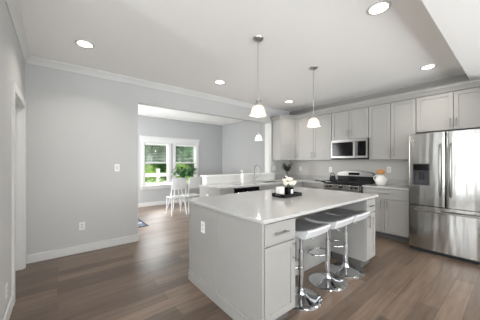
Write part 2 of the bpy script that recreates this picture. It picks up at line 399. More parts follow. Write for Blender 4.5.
# casing around the window pair
cs = MB(); yb, yf = DY-0.022, DY-0.0005
cs.box(1.945, W1[0], yb, yf, WZ0, WZ1); cs.box(W1[1], 2.875, yb, yf, WZ0, WZ1); cs.box(2.945, W2[0], yb, yf, WZ0, WZ1); cs.box(W2[1], 3.875, yb, yf, WZ0, WZ1)
cs.box(1.93, 3.89, yb-0.005, yf, WZ1, WZ1+0.15); cs.box(1.905, 3.915, yb-0.03, yf, WZ1+0.15, WZ1+0.185)
cs.box(1.915, 3.905, yb-0.035, yf, WZ0-0.03, WZ0); cs.box(1.945, 3.875, yb, yf, WZ0-0.11, WZ0-0.03)
struct('trim_8', cs, 'trim')
# blinds over the upper halves
for i, (a, b) in enumerate((W1, W2)):
    t = thing('window_blind', ('white slatted blind half lowered in the left dining window', 'white slatted blind half lowered in the right dining window behind the plant')[i],
              'blind', ((a+b)/2, DY+0.012, WZ1-0.036), 'blinds in the dining windows')
    B(a+0.04, b-0.04, DY-0.018, DY+0.026, WZ1-0.075, WZ1-0.036).build('headrail', 'plastic', t)
    sl = MB(); z = WZ1-0.10; zb = 1.36
    while z > zb:
        fr = Matrix.Translation((0, DY+0.004, z)) @ Matrix.Rotation(math.radians(3), 4, 'X')
        sl.box(a+0.042, b-0.042, -0.022, 0.022, -0.0015, 0.0015, fr=fr); z -= 0.048
    sl.build('slats', 'plastic', t)
    B(a+0.042, b-0.042, DY-0.016, DY+0.022, zb-0.035, zb-0.015).build('bottom_rail', 'plastic', t)
    for x in (a+0.15, b-0.15): MB().cyl((x, DY-0.0205, zb-0.02), (x, DY-0.0205, WZ1-0.06), 0.0015, n=6).build('cord', 'plastic', t)

# ---------------------------------------------------------------- outside
struct('lawn', B(-14, 26, 7.5, 40, -0.35, -0.25), 'lawn')
struct('street', B(-14, 26, 12.6, 16.8, -0.25, -0.235), 'road')
ft = thing('vinyl_fence', 'white vinyl rail fence across the lawn outside the window', 'fence', (4, 11.0, -0.25))
for z in (0.66, 0.25): B(-2, 14, 10.98, 11.02, z, z+0.17).build('rail', 'fence', ft)
for k in range(8):
    x = -1.02 + k*2.4
    MB().box(x-0.065, x+0.065, 10.935, 11.065, -0.25, 1.0).prism([(x-0.08, 10.92), (x+0.08, 10.92), (x+0.08, 11.08), (x-0.08, 11.08)], 1.0, 1.04).build('post', 'fence', ft)
def foliage(c, rx, ry, rz, n, s, mb, rr, top=False):
    for _ in range(n):
        u = rr.uniform(0, 2*PI); v = rr.uniform(-0.6, 1); q = math.sqrt(max(0, 1-v*v)); k = rr.uniform(0.72, 1.05)
        p = Vector((c[0]+rx*q*math.cos(u)*k, c[1]+ry*q*math.sin(u)*k, c[2]+rz*v*k))
        mb.leaf(p, (math.cos(u)+rr.uniform(-.7, .7), math.sin(u)+rr.uniform(-.7, .7), rr.uniform(-.4, .8)), s*rr.uniform(.7, 1.3), s*.6, 0.3)
rr = random.Random(3)
bl = ['light green shrub just outside, left of the dining windows', 'rounded light green shrub just outside the left dining window', 'light green shrub just outside the right dining window',
      'light green shrub just outside beyond the right edge of the windows']
for i, (x, y, r, h) in enumerate(((1.65, 8.7, .52, .62), (2.95, 8.75, .55, .66), (4.2, 8.7, .52, .66), (5.45, 8.8, .55, .6))):
    t = thing('garden_shrub', bl[i], 'shrub', (x, y, -0.25), 'shrubs outside the dining windows')
    f = MB(); f.ball((x, y, 0.2), r*.78, (1, 1, h/r*.7), 14, 10); foliage((x, y, 0.2), r, r, h*.8, 900, .09, f, rr); f.build('foliage', 'hedge', t, recalc=False)
    MB().cyl((x, y, -0.25), (x, y, 0.1), .04, .03).build('stem', 'bark', t)
tl = ['green tree across the street, leftmost of those in the windows', 'green tree across the street behind the left dining window', 'green tree across the street behind the right dining window',
      'green tree across the street, rightmost beyond the windows', 'tall tree farther back, seen between the first two street trees', 'tall tree farther back, seen between the middle street trees', 'tall tree farther back at the right of the street trees']
for i, (x, y, r, h) in enumerate(((-0.4, 21.3, 1.8, 2.6), (5.0, 21.3, 1.8, 2.8), (10.4, 21.3, 1.8, 2.7), (15.8, 21.3, 1.8, 2.8), (2.2, 27, 2.2, 4.2), (8.6, 27, 2.3, 4.4), (15.1, 27, 2.2, 4.2))):
    t = thing('leafy_tree', tl[i], 'tree', (x, y, -0.25), 'trees across the street')
    f = MB(); f.ball((x, y, 2.3), r*.9, (1.15, 1, h/r), 20, 14); foliage((x, y, 2.3), r*1.12, r, h, 1500, .38, f, rr); f.build('crown', 'tree', t, recalc=False)
    MB().cyl((x, y, -0.25), (x, y, 2.2), .16, .1).build('trunk', 'bark', t)
for i, x in enumerate((2.2, 4.9, 7.6, 10.3, 13.0)):
    y = 17.4
    t = thing('hedge_bush', ['low bright bush across the street, leftmost of the row', 'low bright bush across the street behind the left pane', 'low bright bush across the street behind the fence post',
        'low bright bush across the street behind the table plant', 'low bright bush across the street, rightmost of the row'][i], 'bush', (x, y, -0.25), 'bushes across the street')
    f = MB(); f.ball((x, y, 0.3), .95, (1.15, 1, 1.0), 14, 10); foliage((x, y, 0.3), 1.2, 1.0, 1.05, 500, .24, f, rr); f.build('foliage', 'hedge', t, recalc=False)
    MB().cyl((x, y, -0.25), (x, y, 0.3), .08, .06).build('stem', 'bark', t)

# ---------------------------------------------------------------- island
IX0, IX1, IY0, IY1 = 1.165, 3.285, 1.17, 2.47
o = B(IX0, IX1, IY0, IY1, 0.886, 0.915).build('countertop', 'quartz', bevel=0.004)
tag(o, 'large white quartz countertop on the kitchen island', 'countertop')
CT = 0.885
def base_unit(name, label, loc, body, fr, parts, kick=None, group=None):
    t = thing(name, label, 'cabinet', loc, group)
    bm_ = MB()
    for b_ in body: bm_.box(*b_)
    bm_.build('body', 'cab', t, bevel=0.0015)
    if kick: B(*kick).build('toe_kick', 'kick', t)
    for p in parts: front(fr, *p[:4], p[4], t, p[5], p[6] if len(p) > 6 else True)
    return t
IF = 1.215
base_unit('island_cabinet', 'narrow island cabinet with drawer over door, at the corner nearest the camera', (1.38, 1.45, 0),
    [(1.196, 1.57, IF, 1.679, 0.10, CT)], FY(IF), [(1.20, 1.57, 0.705, 0.875, 'drawer', ('h', 1.375, 0.79, 0.15), False), (1.20, 1.57, 0.115, 0.695, 'door', ('v', 1.535, 0.605, 0.16))],
    (1.20, 1.565, 1.27, 1.66, 0, 0.0995), 'island end cabinets')
base_unit('island_cabinet', 'narrow island cabinet with drawer over door, at the far right end past the stools', (3.09, 1.45, 0),
    [(2.98, 3.255, IF, 1.679, 0.10, CT)], FY(IF), [(2.982, 3.253, 0.705, 0.875, 'drawer', ('h', 3.10, 0.79, 0.11), False), (2.982, 3.253, 0.115, 0.695, 'door', ('v', 3.015, 0.605, 0.16))],
    (3.0, 3.25, 1.27, 1.66, 0, 0.0995), 'island end cabinets')
t = thing('kitchen_island', 'grey island base cabinetry behind the stools, under the quartz top', 'cabinet', (2.2, 2.06, 0))
B(1.196, 3.255, 1.68, 2.37, 0.10, CT).build('body', 'cab', t)
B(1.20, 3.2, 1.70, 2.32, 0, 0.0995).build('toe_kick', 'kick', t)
B(1.571, 2.979, 1.664, 1.6795, 0.003, CT).build('knee_panel', 'cab', t)
for k in range(4): front(frame(3.255 - k*0.514, 2.37, (-1, 0)), 0, 0.514, 0.115, 0.875, 'door', t, ('v', 0.45 if k % 2 == 0 else 0.06, 0.76, 0.16))
t = thing('island_end_panel', 'tall grey paneled island end with a base moulding, facing the dining opening', 'panel', (1.185, 1.82, 0))
B(1.183, 1.1955, IF-0.003, 2.39, 0.0, CT).build('panel', 'cab', t)
MB().box(1.176, 1.183, 1.195, 1.235, 0.11, CT).box(1.183, 1.1955, 1.195, IF-0.003, 0, CT).build('stile', 'cab', t, bevel=0.0015)
for a, b in ((1.80, 1.825), (2.365, 2.39)): B(1.176, 1.183, a, b, 0.11, CT).build('stile', 'cab', t, bevel=0.0015)
MB().box(1.165, 1.183, 1.195, 2.39, 0, 0.085).box(1.172, 1.183, 1.195, 2.39, 0.085, 0.11).build('base_moulding', 'cab', t, bevel=0.003)

def plate(name, label, cat, fr, a, z, kind='outlet', group=None, wide=0.072):
    p = fr @ Vector((a, 0, z)); t = thing(name, label, cat, p, group)
    B(a-wide/2, a+wide/2, 0.0008, 0.006, z-0.058, z+0.058, fr=fr).build('plate', 'plastic', t, bevel=0.002)
    s = MB()
    if kind == 'outlet':
        for zz in (z+0.021, z-0.021):
            rc = B(a-0.017, a+0.017, 0.006, 0.0085, zz-0.015, zz+0.015, fr=fr).build('receptacle', 'trim', t, bevel=0.002)
            for da in (-0.006, 0.006): B(a+da-0.001, a+da+0.001, 0.0085, 0.009, zz-0.004, zz+0.005, fr=fr).build('slot', 'slot', rc)
    else:
        n = 2 if wide > 0.1 else 1
        for k in range(n):
            aa = a + (k-(n-1)/2)*0.046
            B(aa-0.017, aa+0.017, 0.006, 0.010, z-0.034, z+0.034, fr=fr).build('rocker', 'trim', t, bevel=0.002)
    return t
plate('electrical_outlet', 'white outlet plate on the island end panel', 'outlet', FX(1.183), 2.08, 0.665)
plate('electrical_outlet', 'white outlet low on the long left grey wall', 'outlet', FY(WY), 0.283, 0.394)
plate('light_switch', 'white light switch on the left grey wall near the opening', 'light switch', FY(WY), 0.748, 1.255, 'switch')
plate('electrical_outlet', 'white outlet low on the near wall beside the doorway, at the left picture edge', 'outlet', Matrix(((0, 1, 0, LX), (1, 0, 0, 0), (0, 0, 1, 0), (0, 0, 0, 1))), 2.69, 0.27)
plate('light_switch', 'white double switch on the short wall left of the corner plant', 'light switch', FY(WY), 4.47, 1.19, 'switch', wide=0.118)
plate('electrical_outlet', 'white backsplash outlet just right of the corner plant', 'outlet', FX(WX), 3.72, 1.17, group='backsplash outlets')
plate('electrical_outlet', 'white backsplash outlet left of the range', 'outlet', FX(WX), 2.86, 1.17, group='backsplash outlets')
plate('electrical_outlet', 'white backsplash outlet above the white pitcher', 'outlet', FX(WX), 1.63, 1.20, group='backsplash outlets')
# thing on the end of the sink cabinets, seen over the island corner
plate('electrical_outlet', 'white outlet on the grey end panel of the sink cabinets', 'outlet', FX(2.14), 3.60, 0.70)

# ---------------------------------------------------------------- sink run
SF = 3.18
base_unit('base_cabinet', 'grey base cabinet at the open end of the sink run, left of the dishwasher', (2.28, 3.5, 0), [(2.14, 2.423, SF+0.001, 3.899, 0.10, CT)], FY(SF),
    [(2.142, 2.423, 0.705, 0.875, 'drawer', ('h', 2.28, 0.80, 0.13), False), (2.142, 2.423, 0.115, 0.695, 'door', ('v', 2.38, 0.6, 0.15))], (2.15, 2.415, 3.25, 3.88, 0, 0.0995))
base_unit('base_cabinet', 'grey sink base cabinet right of the dishwasher', (3.65, 3.5, 0), [(3.032, 4.27, SF+0.001, 3.899, 0.10, 0.68), (3.032, 4.27, SF+0.001, 3.3, 0.68, CT)], FY(SF),
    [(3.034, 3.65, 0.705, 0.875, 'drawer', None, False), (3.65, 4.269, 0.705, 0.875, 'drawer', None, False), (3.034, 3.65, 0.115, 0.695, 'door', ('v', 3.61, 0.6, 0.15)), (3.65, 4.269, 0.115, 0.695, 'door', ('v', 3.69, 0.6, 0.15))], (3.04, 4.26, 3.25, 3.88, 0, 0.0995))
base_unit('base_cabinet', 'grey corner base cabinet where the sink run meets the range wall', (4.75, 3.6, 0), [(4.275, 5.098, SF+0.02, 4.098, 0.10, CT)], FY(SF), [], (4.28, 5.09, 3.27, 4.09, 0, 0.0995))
t = thing('dishwasher', 'stainless dishwasher with dark control strip beside the sink cabinet', 'dishwasher', (2.73, 3.5, 0))
B(2.427, 3.028, SF+0.005, 3.8, 0.02, 0.88).build('tub', 'gasket', t)
B(2.429, 3.026, SF-0.025, SF+0.004, 0.11, 0.715).build('door', 'steel', t, bevel=0.003)
B(2.429, 3.026, SF-0.025, SF+0.004, 0.718, 0.875).build('control_panel', 'glassblack', t, bevel=0.003)
B(2.44, 3.015, 3.22, 3.235, 0.004, 0.10).build('toe_kick', 'gasket', t)
MB().cyl((2.46, SF-0.06, 0.80), (2.995, SF-0.06, 0.80), 0.012).cyl((2.50, SF-0.06, 0.80), (2.50, SF-0.025, 0.80), .007).cyl((2.955, SF-0.06, 0.80), (2.955, SF-0.025, 0.80), .007).build('handle', 'steel', t, smooth=True)
# L-shaped countertop with a cut for the sink
SX0, SX1, SY0, SY1 = 3.40, 4.05, 3.36, 3.76
cm = MB(); z0, z1 = 0.886, 0.915
cm.box(2.115, SX0, 3.15, 3.898, z0, z1).box(SX0, SX1, 3.15, SY0, z0, z1).box(SX0, SX1, SY1, 3.898, z0, z1).box(SX1, 4.2, 3.15, 3.898, z0, z1)
cm.box(4.2, 4.272, 3.15, 3.898, z0, z1).box(4.272, 4.43, 3.15, 4.098, z0, z1).box(4.43, 5.098, 2.63, 4.098, z0, z1)
tag(cm.build('countertop', 'quartz'), 'white quartz L-shaped countertop running past the sink to the range', 'countertop')
tag(MB().box(4.35, 5.084, WY-0.014, WY-0.0005, 0.9155, 1.015).box(WX-0.014, WX-0.0005, 2.63, WY-0.0005, 0.9155, 1.015).build('backsplash_strip', 'quartz'), 'low white stone strip against the wall in the kitchen corner', 'backsplash')
sk = MB(); a = 0.012
sk.box(SX0-a, SX1+a, SY0-a, SY1+a, 0.69, 0.70).box(SX0-a, SX0, SY0-a, SY1+a, 0.70, 0.885).box(SX1, SX1+a, SY0-a, SY1+a, 0.70, 0.885).box(SX0, SX1, SY0-a, SY0, 0.70, 0.885).box(SX0, SX1, SY1, SY1+a, 0.70, 0.885)
t = thing('sink', 'stainless undermount sink set in the counter behind the island', 'sink', (3.725, 3.56, 0.69))
sk.build('basin', 'steel', t)
MB().cyl((3.725, 3.56, 0.7005), (3.725, 3.56, 0.704), 0.045, n=24).build('drain', 'chrome', t)
# faucet
fx, fy = 3.50, 3.815
t = thing('faucet', 'tall arched pull-down kitchen faucet behind the sink', 'faucet', (fx, fy, 0.9155))
MB().cyl((fx, fy, 0.9155), (fx, fy, 0.925), 0.028, n=20).cyl((fx, fy, 0.925), (fx, fy, 1.04), 0.018, 0.015).build('base', 'nickel', t, smooth=True)
pts = [(fx, fy, 1.04), (fx, fy, 1.18)] + [(fx + 0.0, fy - 0.085 + 0.085*math.cos(k*PI/10), 1.18 + 0.095*math.sin(k*PI/10)) for k in range(1, 11)]
MB().tube(pts, 0.013, 12).build('spout', 'nickel', t, smooth=True)
MB().cyl((fx, fy-0.17, 1.185), (fx, fy-0.172, 1.09), 0.013, 0.017).build('spray_head', 'nickel', t, smooth=True)
MB().tube([(fx+0.016, fy, 0.985), (fx+0.05, fy, 0.99), (fx+0.095, fy, 1.02)], [0.010, 0.007, 0.006], 10).build('lever', 'nickel', t, smooth=True)
# soap bottle
bx_, by_ = 3.02, 3.67
t = thing('soap_dispenser', 'tall white pump bottle on the counter by the knee wall', 'bottle', (bx_, by_, 0.9155))
MB().lathe((bx_, by_, 0.9155), [(0, 0), (.033, 0), (.036, .01), (.036, .15), (.03, .175), (.013, .19), (.013, .205), (0, .205)]).build('bottle', 'ceramic', t, smooth=True)
MB().cyl((bx_, by_, 1.12), (bx_, by_, 1.16), .005).box(bx_-.045, bx_+.012, by_-.008, by_+.008, 1.155, 1.168).build('pump', 'plastic', t)

# ---------------------------------------------------------------- range wall, base
base_unit('base_cabinet', 'grey base cabinet between the range and the corner', (4.78, 2.9, 0), [(4.471, 5.098, 2.632, 3.198, 0.10, CT)], FX(4.47),
    [(2.634, 3.16, 0.705, 0.875, 'drawer', ('h', 2.9, 0.80, 0.16), False), (2.634, 3.16, 0.115, 0.695, 'door', ('v', 2.69, 0.6, 0.15))], (4.53, 5.09, 2.64, 3.19, 0, 0.0995))
base_unit('base_cabinet', 'grey base cabinet with wide drawer and two doors between range and refrigerator', (4.78, 1.49, 0), [(4.471, 5.098, 1.125, 1.858, 0.10, CT)], FX(4.47),
    [(1.127, 1.856, 0.705, 0.875, 'drawer', ('h', 1.49, 0.80, 0.17), False), (1.127, 1.4915, 0.115, 0.695, 'door', ('v', 1.445, 0.595, 0.16)), (1.4915, 1.856, 0.115, 0.695, 'door', ('v', 1.54, 0.595, 0.16))], (4.53, 5.09, 1.135, 1.85, 0, 0.0995))
tag(B(4.43, 5.098, 1.122, 1.86, 0.886, 0.915).build('countertop', 'quartz', bevel=0.003), 'short white countertop between range and refrigerator', 'countertop')
tag(B(WX-0.014, WX-0.0005, 1.122, 1.86, 0.9155, 1.015).build('backsplash_strip', 'quartz'), 'low white stone strip behind the white pitcher', 'backsplash')

# range
RY0, RY1 = 1.866, 2.624
t = thing('gas_range', 'stainless and black gas range under the microwave', 'stove', (4.75, 2.245, 0))
B(4.44, 5.07, RY0, RY1, 0.03, 0.905).build('body', 'black', t)
B(4.40, 5.07, RY0, RY1, 0.905, 0.925).build('cooktop', 'black', t, bevel=0.004)
fr = FX(4.44)
B(RY0, RY1, 0, 0.045, 0.80, 0.895, fr=fr).build('control_panel', 'steel', t, bevel=0.004)
for y in (1.95, 2.03, 2.245, 2.46, 2.54):
    MB().cyl((4.395, y, 0.853), (4.362, y, 0.853), 0.024, 0.020, n=18).box(4.357, 4.364, y-0.004, y+0.004, 0.835, 0.872).build('knob', 'black', t, smooth=True)
dd = B(RY0+0.003, RY1-0.003, 0, 0.04, 0.24, 0.79, fr=fr).build('oven_door', 'steel2', t, bevel=0.003)
B(RY0+0.1, RY1-0.1, 0.04, 0.043, 0.36, 0.66, fr=fr).build('oven_window', 'glassblack', dd)
MB().cyl((4.355, RY0+0.06, 0.74), (4.355, RY1-0.06, 0.74), 0.012).cyl((4.355, RY0+0.09, .74), (4.40, RY0+0.09, .74), .008).cyl((4.355, RY1-0.09, .74), (4.40, RY1-0.09, .74), .008).build('handle', 'steel2', dd, smooth=True)
B(RY0+0.003, RY1-0.003, 0, 0.035, 0.05, 0.232, fr=fr).build('bottom_drawer', 'steel2', t, bevel=0.003)
for yy in (1.98, 2.245, 2.51):      # cast iron grates
    g = MB()
    y0, y1, xa, xb = yy-0.122, yy+0.122, 4.46, 4.93
    for x in (xa, xb): g.box(x-.006, x+.006, y0, y1, .945, .958)
    for y in (y0, y1): g.box(xa, xb, y-.006, y+.006, .945, .958)
    g.box(xa, xb, yy-.005, yy+.005, .945, .960)
    for x in (4.58, 4.70, 4.82): g.box(x-.005, x+.005, y0, y1, .945, .960)
    for x in (xa, xb):
        for y in (y0, y1): g.box(x-.008, x+.008, y-.008, y+.008, .925, .950)
    g.build('grate', 'iron', t)
for x, y in ((4.58, 1.98), (4.82, 1.98), (4.58, 2.51), (4.82, 2.51), (4.70, 2.245)):
    MB().cyl((x, y, .9255), (x, y, .935), .05, n=20).cyl((x, y, .935), (x, y, .942), .035, n=20).build('burner', 'iron', t, smooth=True)
pr = [(RY0, 0.925), (RY1, 0.925), (RY1, 1.10), (RY1-0.06, 1.13), (RY1-0.2, 1.15), (2.245, 1.158), (RY0+0.2, 1.15), (RY0+0.06, 1.13), (RY0, 1.10)]
T = Matrix(((0, 0, 1, 0), (1, 0, 0, 0), (0, 1, 0, 0), (0, 0, 0, 1)))
bk = MB().prism(pr, 4.985, 5.07, fr=T).build('backguard', 'black', t)
pr2 = [(RY0, 1.045), (RY1, 1.045)] + [(y, z+0.002) for y, z in pr[2:]]
MB().prism(pr2, 4.965, 4.985, fr=T).build('fascia', 'steel2', bk, bevel=0.003)
B(2.13, 2.36, 0.0, 0.004, 1.07, 1.125, fr=FX(4.965)).build('display', 'glassblack', bk)
# kettle on the range
kx, ky = 4.60, 2.53
t = thing('tea_kettle', 'small dark kettle with a loop handle on the left side of the range', 'kettle', (kx, ky, 0.9605))
MB().lathe((kx, ky, 0.9605), [(0, 0), (.052, 0), (.064, .014), (.060, .05), (.042, .085), (.024, .098), (0, .10)]).build('body', 'iron', t, smooth=True)
MB().ball((kx, ky, 1.068), .010).build('lid_knob', 'steel2', t, smooth=True)
MB().tube([(kx, ky+.05, 1.02), (kx, ky+.048, 1.085), (kx, ky, 1.115), (kx, ky-.048, 1.085), (kx, ky-.05, 1.02)], .007, 8).build('handle', 'black', t, smooth=True)
MB().tube([(kx-.052, ky, .99), (kx-.08, ky, 1.015), (kx-.092, ky, 1.035)], [.013, .010, .008], 8).build('spout', 'iron', t, smooth=True)
t = thing('spoon_rest', 'small dark spoon rest on the counter left of the range', 'spoon rest', (4.55, 2.74, 0.9155))
MB().lathe((4.55, 2.73, 0.9155), [(0, 0), (.04, 0), (.052, .012), (.055, .02), (.05, .018), (.04, .006), (0, .004)]).build('dish', 'black', t, smooth=True)
B(4.535, 4.565, 2.785, 2.92, 0.922, 0.940).build('handle', 'black', t, bevel=.003)

# microwave
MX = 4.70
t = thing('microwave', 'stainless over-the-range microwave with black glass door', 'microwave', (4.9, 2.245, 1.405))
B(MX+0.022, 5.098, 1.868, 2.622, 1.405, 1.828).build('body', 'black', t)
fr = FX(MX+0.022)
B(1.868, 2.622, 0, 0.03, 1.432, 1.828, fr=fr).build('face', 'steel2', t, bevel=0.004)
B(2.145, 2.59, 0.03, 0.036, 1.475, 1.765, fr=fr).build('door_window', 'glassblack', t, bevel=0.003)
B(1.895, 2.055, 0.03, 0.036, 1.475, 1.765, fr=fr).build('keypad', 'glassblack', t, bevel=0.003)
MB().box(2.085, 2.11, 0.045, 0.06, 1.47, 1.77, fr=fr).box(2.09, 2.105, 0.03, 0.045, 1.49, 1.51, fr=fr).box(2.09, 2.105, 0.03, 0.045, 1.73, 1.75, fr=fr).build('handle', 'steel2', t, bevel=0.003)
B(1.90, 2.59, 0.0305, 0.033, 1.795, 1.815, fr=fr).build('vent_grille', 'nickel', t)

# upper cabinets
UF, UZ0, UZ1 = 4.77, 1.395, 2.44
def upper(label, y0, y1, z0, doors, x=UF):
    t = thing('wall_cabinet', label, 'cabinet', (5.0, (y0+y1)/2, z0), 'wall cabinets above the range counter')
    B(x+0.001, 5.0985, y0+0.0008, y1-0.0008, z0, UZ1).build('body', 'cab', t, bevel=0.001)
    for (a, b, h) in doors: front(FX(x), a, b, z0, UZ1-0.005, 'door', t, h)
    return t
HZ = UZ0+0.13
upper('grey wall cabinet with two doors between the corner cabinet and the microwave', 2.64, 3.595, UZ0, [(2.642, 3.10, ('v', 3.06, HZ, .14)), (3.10, 3.593, ('v', 3.14, HZ, .14))])
upper('short grey two-door wall cabinet above the microwave', 1.868, 2.638, 1.83, [(1.87, 2.253, ('v', 2.215, 1.96, .12)), (2.253, 2.636, ('v', 2.29, 1.96, .12))])
upper('grey wall cabinet with two tall doors between microwave and refrigerator', 1.115, 1.866, UZ0, [(1.117, 1.4905, ('v', 1.455, HZ, .14)), (1.4905, 1.864, ('v', 1.525, HZ, .14))])
upper('short grey wall cabinet with two doors above the refrigerator', 0.18, 1.113, 1.85, [(0.182, 0.645, ('v', 0.61, 1.96, .14)), (0.645, 1.111, ('v', 0.68, 1.96, .14))])
t = thing('wall_cabinet', 'angled grey corner wall cabinet with one door above the corner plant', 'cabinet', (4.8, 3.85, UZ0), 'wall cabinets above the range counter')
P0, P1 = Vector((4.375, 3.80)), Vector((4.77, 3.60))
MB().prism([(4.375, 4.0985), (4.375, 3.80), (4.77, 3.602), (5.0985, 3.602), (5.0985, 4.0985)], UZ0, UZ1).build('body', 'cab', t)
d_ = (P1-P0); fr = frame(P0.x, P0.y, d_); fr[0][3] += 0; L_ = d_.length
front(fr, 0.008, L_-0.008, UZ0, UZ1-0.005, 'door', t, ('v', L_-0.05, HZ, .14))
# end panel right of fridge and crown on top of the cabinets
tag(B(4.45, 5.098, 0.145, 0.178, 0.0, 2.44).build('fridge_panel', 'cab'), 'tall grey side panel at the right of the refrigerator', 'panel')
CC = [(0, 0), (0.012, 0), (0.02, 0.02), (0.05, 0.06), (0.06, 0.065), (0.06, 0.09), (-0.25, 0.09), (-0.25, 0)]
cm = MB(); path = [(4.36, 4.097), (4.36, 3.788), (4.749, 3.588), (4.749, 0.145)]
nrm = [(-1, 0), None, None, (-1, 0)]
def offs(i, a):
    p = Vector(path[i]); 
    def n(i0): d = (Vector(path[i0+1])-Vector(path[i0])).normalized(); return Vector((d.y, -d.x)) * 1.0
    ns = [n(j) for j in (i-1, i) if 0 <= j < len(path)-1]
    m_ = sum(ns, Vector((0, 0))).normalized(); return p + m_ * a / m_.dot(ns[0])
rings = []
for i in range(4): 
    ring = []
    for a, h in [(0, 0), (0.012, 0), (0.02, 0.02), (0.05, 0.06), (0.06, 0.065), (0.06, 0.09), (-0.015, 0.09), (-0.015, 0)]:
        q = offs(i, a); ring.append(cm.bm.verts.new((q.x, q.y, UZ1+0.0005+h)))
    rings.append(ring)
for A, Bv in zip(rings, rings[1:]):
    for i in range(8): cm.bm.faces.new((A[i], A[(i+1)%8], Bv[(i+1)%8], Bv[i]))
cm.bm.faces.new(rings[0][::-1]); cm.bm.faces.new(rings[-1])
cm.prism([(4.40, 4.095), (4.40, 3.81), (4.77, 3.61), (4.77, 0.15), (5.095, 0.15), (5.095, 4.095)], UZ1+0.07, UZ1+0.088)
tag(cm.build('cabinet_crown', 'cab'), 'grey crown moulding along the tops of the wall cabinets', 'moulding')

# ---------------------------------------------------------------- refrigerator
FXF, FY0, FY1, FT = 4.23, 0.195, 1.09, 1.775
ym = 0.655
t = thing('refrigerator', 'stainless french door refrigerator with ice and water dispenser', 'refrigerator', (4.65, 0.64, 0))
B(FXF+0.075, 5.05, FY0+0.005, FY1-0.005, 0.03, FT-0.02).build('cabinet', 'gasket', t)
B(FXF+0.06, FXF+0.11, FY0+0.01, FY1-0.01, 0.0, 0.055).build('toe_grille', 'gasket', t)
def curved_front(y0, y1, z0, z1, hole=None):
    # gently bowed steel front, thickness .07
    mb = MB(); n = 14; ys = [y0 + (y1-y0)*k/n for k in range(n+1)]
    if hole: ys = sorted(set([round(v, 5) for v in ys if not (hole[0] < v < hole[1])] + [hole[0], hole[1]]))
    zs = [z0, z1] if not hole else [z0, hole[2], hole[3], z1]
    def bx(y):
        e = min((y-y0), (y1-y)); r = 0.018
        rnd_ = (r - math.sqrt(max(0, r*r-(r-min(e, r))**2))) if e < r else 0
        tt = (y-(FY0+FY1)/2)/((FY1-FY0)/2)
        return FXF + 0.010*tt*tt + rnd_
    ys = sorted(set(ys + [y0+0.004, y0+0.01, y0+0.018, y1-0.004, y1-0.01, y1-0.018]))
    V = {}
    for i, y in enumerate(ys):
        for j, z in enumerate(zs): V[i, j] = mb.bm.verts.new((bx(y), y, z))
    Bk = {(i, j): mb.bm.verts.new((FXF+0.07, ys[i], zs[j])) for i in range(len(ys)) for j in range(len(zs))}
    m = len(zs)-1; k = len(ys)-1
    for i in range(k):
        for j in range(m):
            inhole = hole and ys[i] >= hole[0]-1e-6 and ys[i+1] <= hole[1]+1e-6 and j == 1
            if not inhole: mb.bm.faces.new((V[i, j], V[i+1, j], V[i+1, j+1], V[i, j+1]))
            mb.bm.faces.new((Bk[i, j], Bk[i, j+1], Bk[i+1, j+1], Bk[i+1, j]))
        mb.bm.faces.new((V[i, 0], Bk[i, 0], Bk[i+1, 0], V[i+1, 0])); mb.bm.faces.new((V[i, m], V[i+1, m], Bk[i+1, m], Bk[i, m]))
    for j in range(m):
        mb.bm.faces.new((V[0, j], V[0, j+1], Bk[0, j+1], Bk[0, j])); mb.bm.faces.new((V[k, j], Bk[k, j], Bk[k, j+1], V[k, j+1]))
    return mb
ZD = 0.70
HO = (0.83, 1.035, 1.0, 1.325)
dl = curved_front(ym+0.0045, FY1, ZD+0.006, FT, HO).build('door', 'steel', t, smooth=True)
dr = curved_front(FY0, ym-0.0045, ZD+0.004, FT).build('door', 'steel', t, smooth=True)
dw = curved_front(FY0, FY1, 0.06, ZD-0.006).build('freezer_drawer', 'steel', t, smooth=True)
def vhandle(y, par):
    pts = [(FXF+0.004, y, 0.86), (FXF-0.035, y, 0.875), (FXF-0.052, y, 0.93), (FXF-0.058, y, 1.2), (FXF-0.052, y, 1.53), (FXF-0.035, y, 1.585), (FXF+0.004, y, 1.60)]
    MB().tube(pts, 0.0125, 10).build('handle', 'nickel', par, smooth=True)
vhandle(ym+0.055, dl); vhandle(ym-0.055, dr)
MB().tube([(FXF+.004, FY1-.09, .635), (FXF-.04, FY1-.10, .635), (FXF-.055, FY1-.16, .635), (FXF-.06, ym, .635), (FXF-.055, FY0+.16, .635), (FXF-.04, FY0+.10, .635), (FXF+.004, FY0+.09, .635)], .0125, 10).build('handle', 'nickel', dw, smooth=True)
# dispenser
ds = MB(); y0, y1, z0, z1 = HO; fx0 = FXF+0.003
for bx4 in ((fx0, FXF+.075, y0, y0+.012, z0, z1), (fx0, FXF+.075, y1-.012, y1, z0, z1), (fx0, FXF+.075, y0+.012, y1-.012, z0, z0+.015), (fx0, FXF+.075, y0+.012, y1-.012, z1-.012, z1), (FXF+.065, FXF+.074, y0+.012, y1-.012, z0+.015, z1-.012)): ds.box(*bx4)
dso = ds.build('dispenser_recess', mat('dispenser_grey', (62, 62, 64), 0.45, noise=.03), dl)
B(fx0-.002, fx0+.02, y0+.012, y1-.012, z1-.10, z1-.012).build('dispenser_display', 'glassblack', dso)
B(FXF+.03, FXF+.06, .905, .96, z0+.08, z0+.20).build('paddle', 'gasket', dso, bevel=.004)
B(fx0+.003, FXF+.06, y0+.02, y1-.02, z0+.015, z0+.022).build('drip_tray', 'gasket', dso)

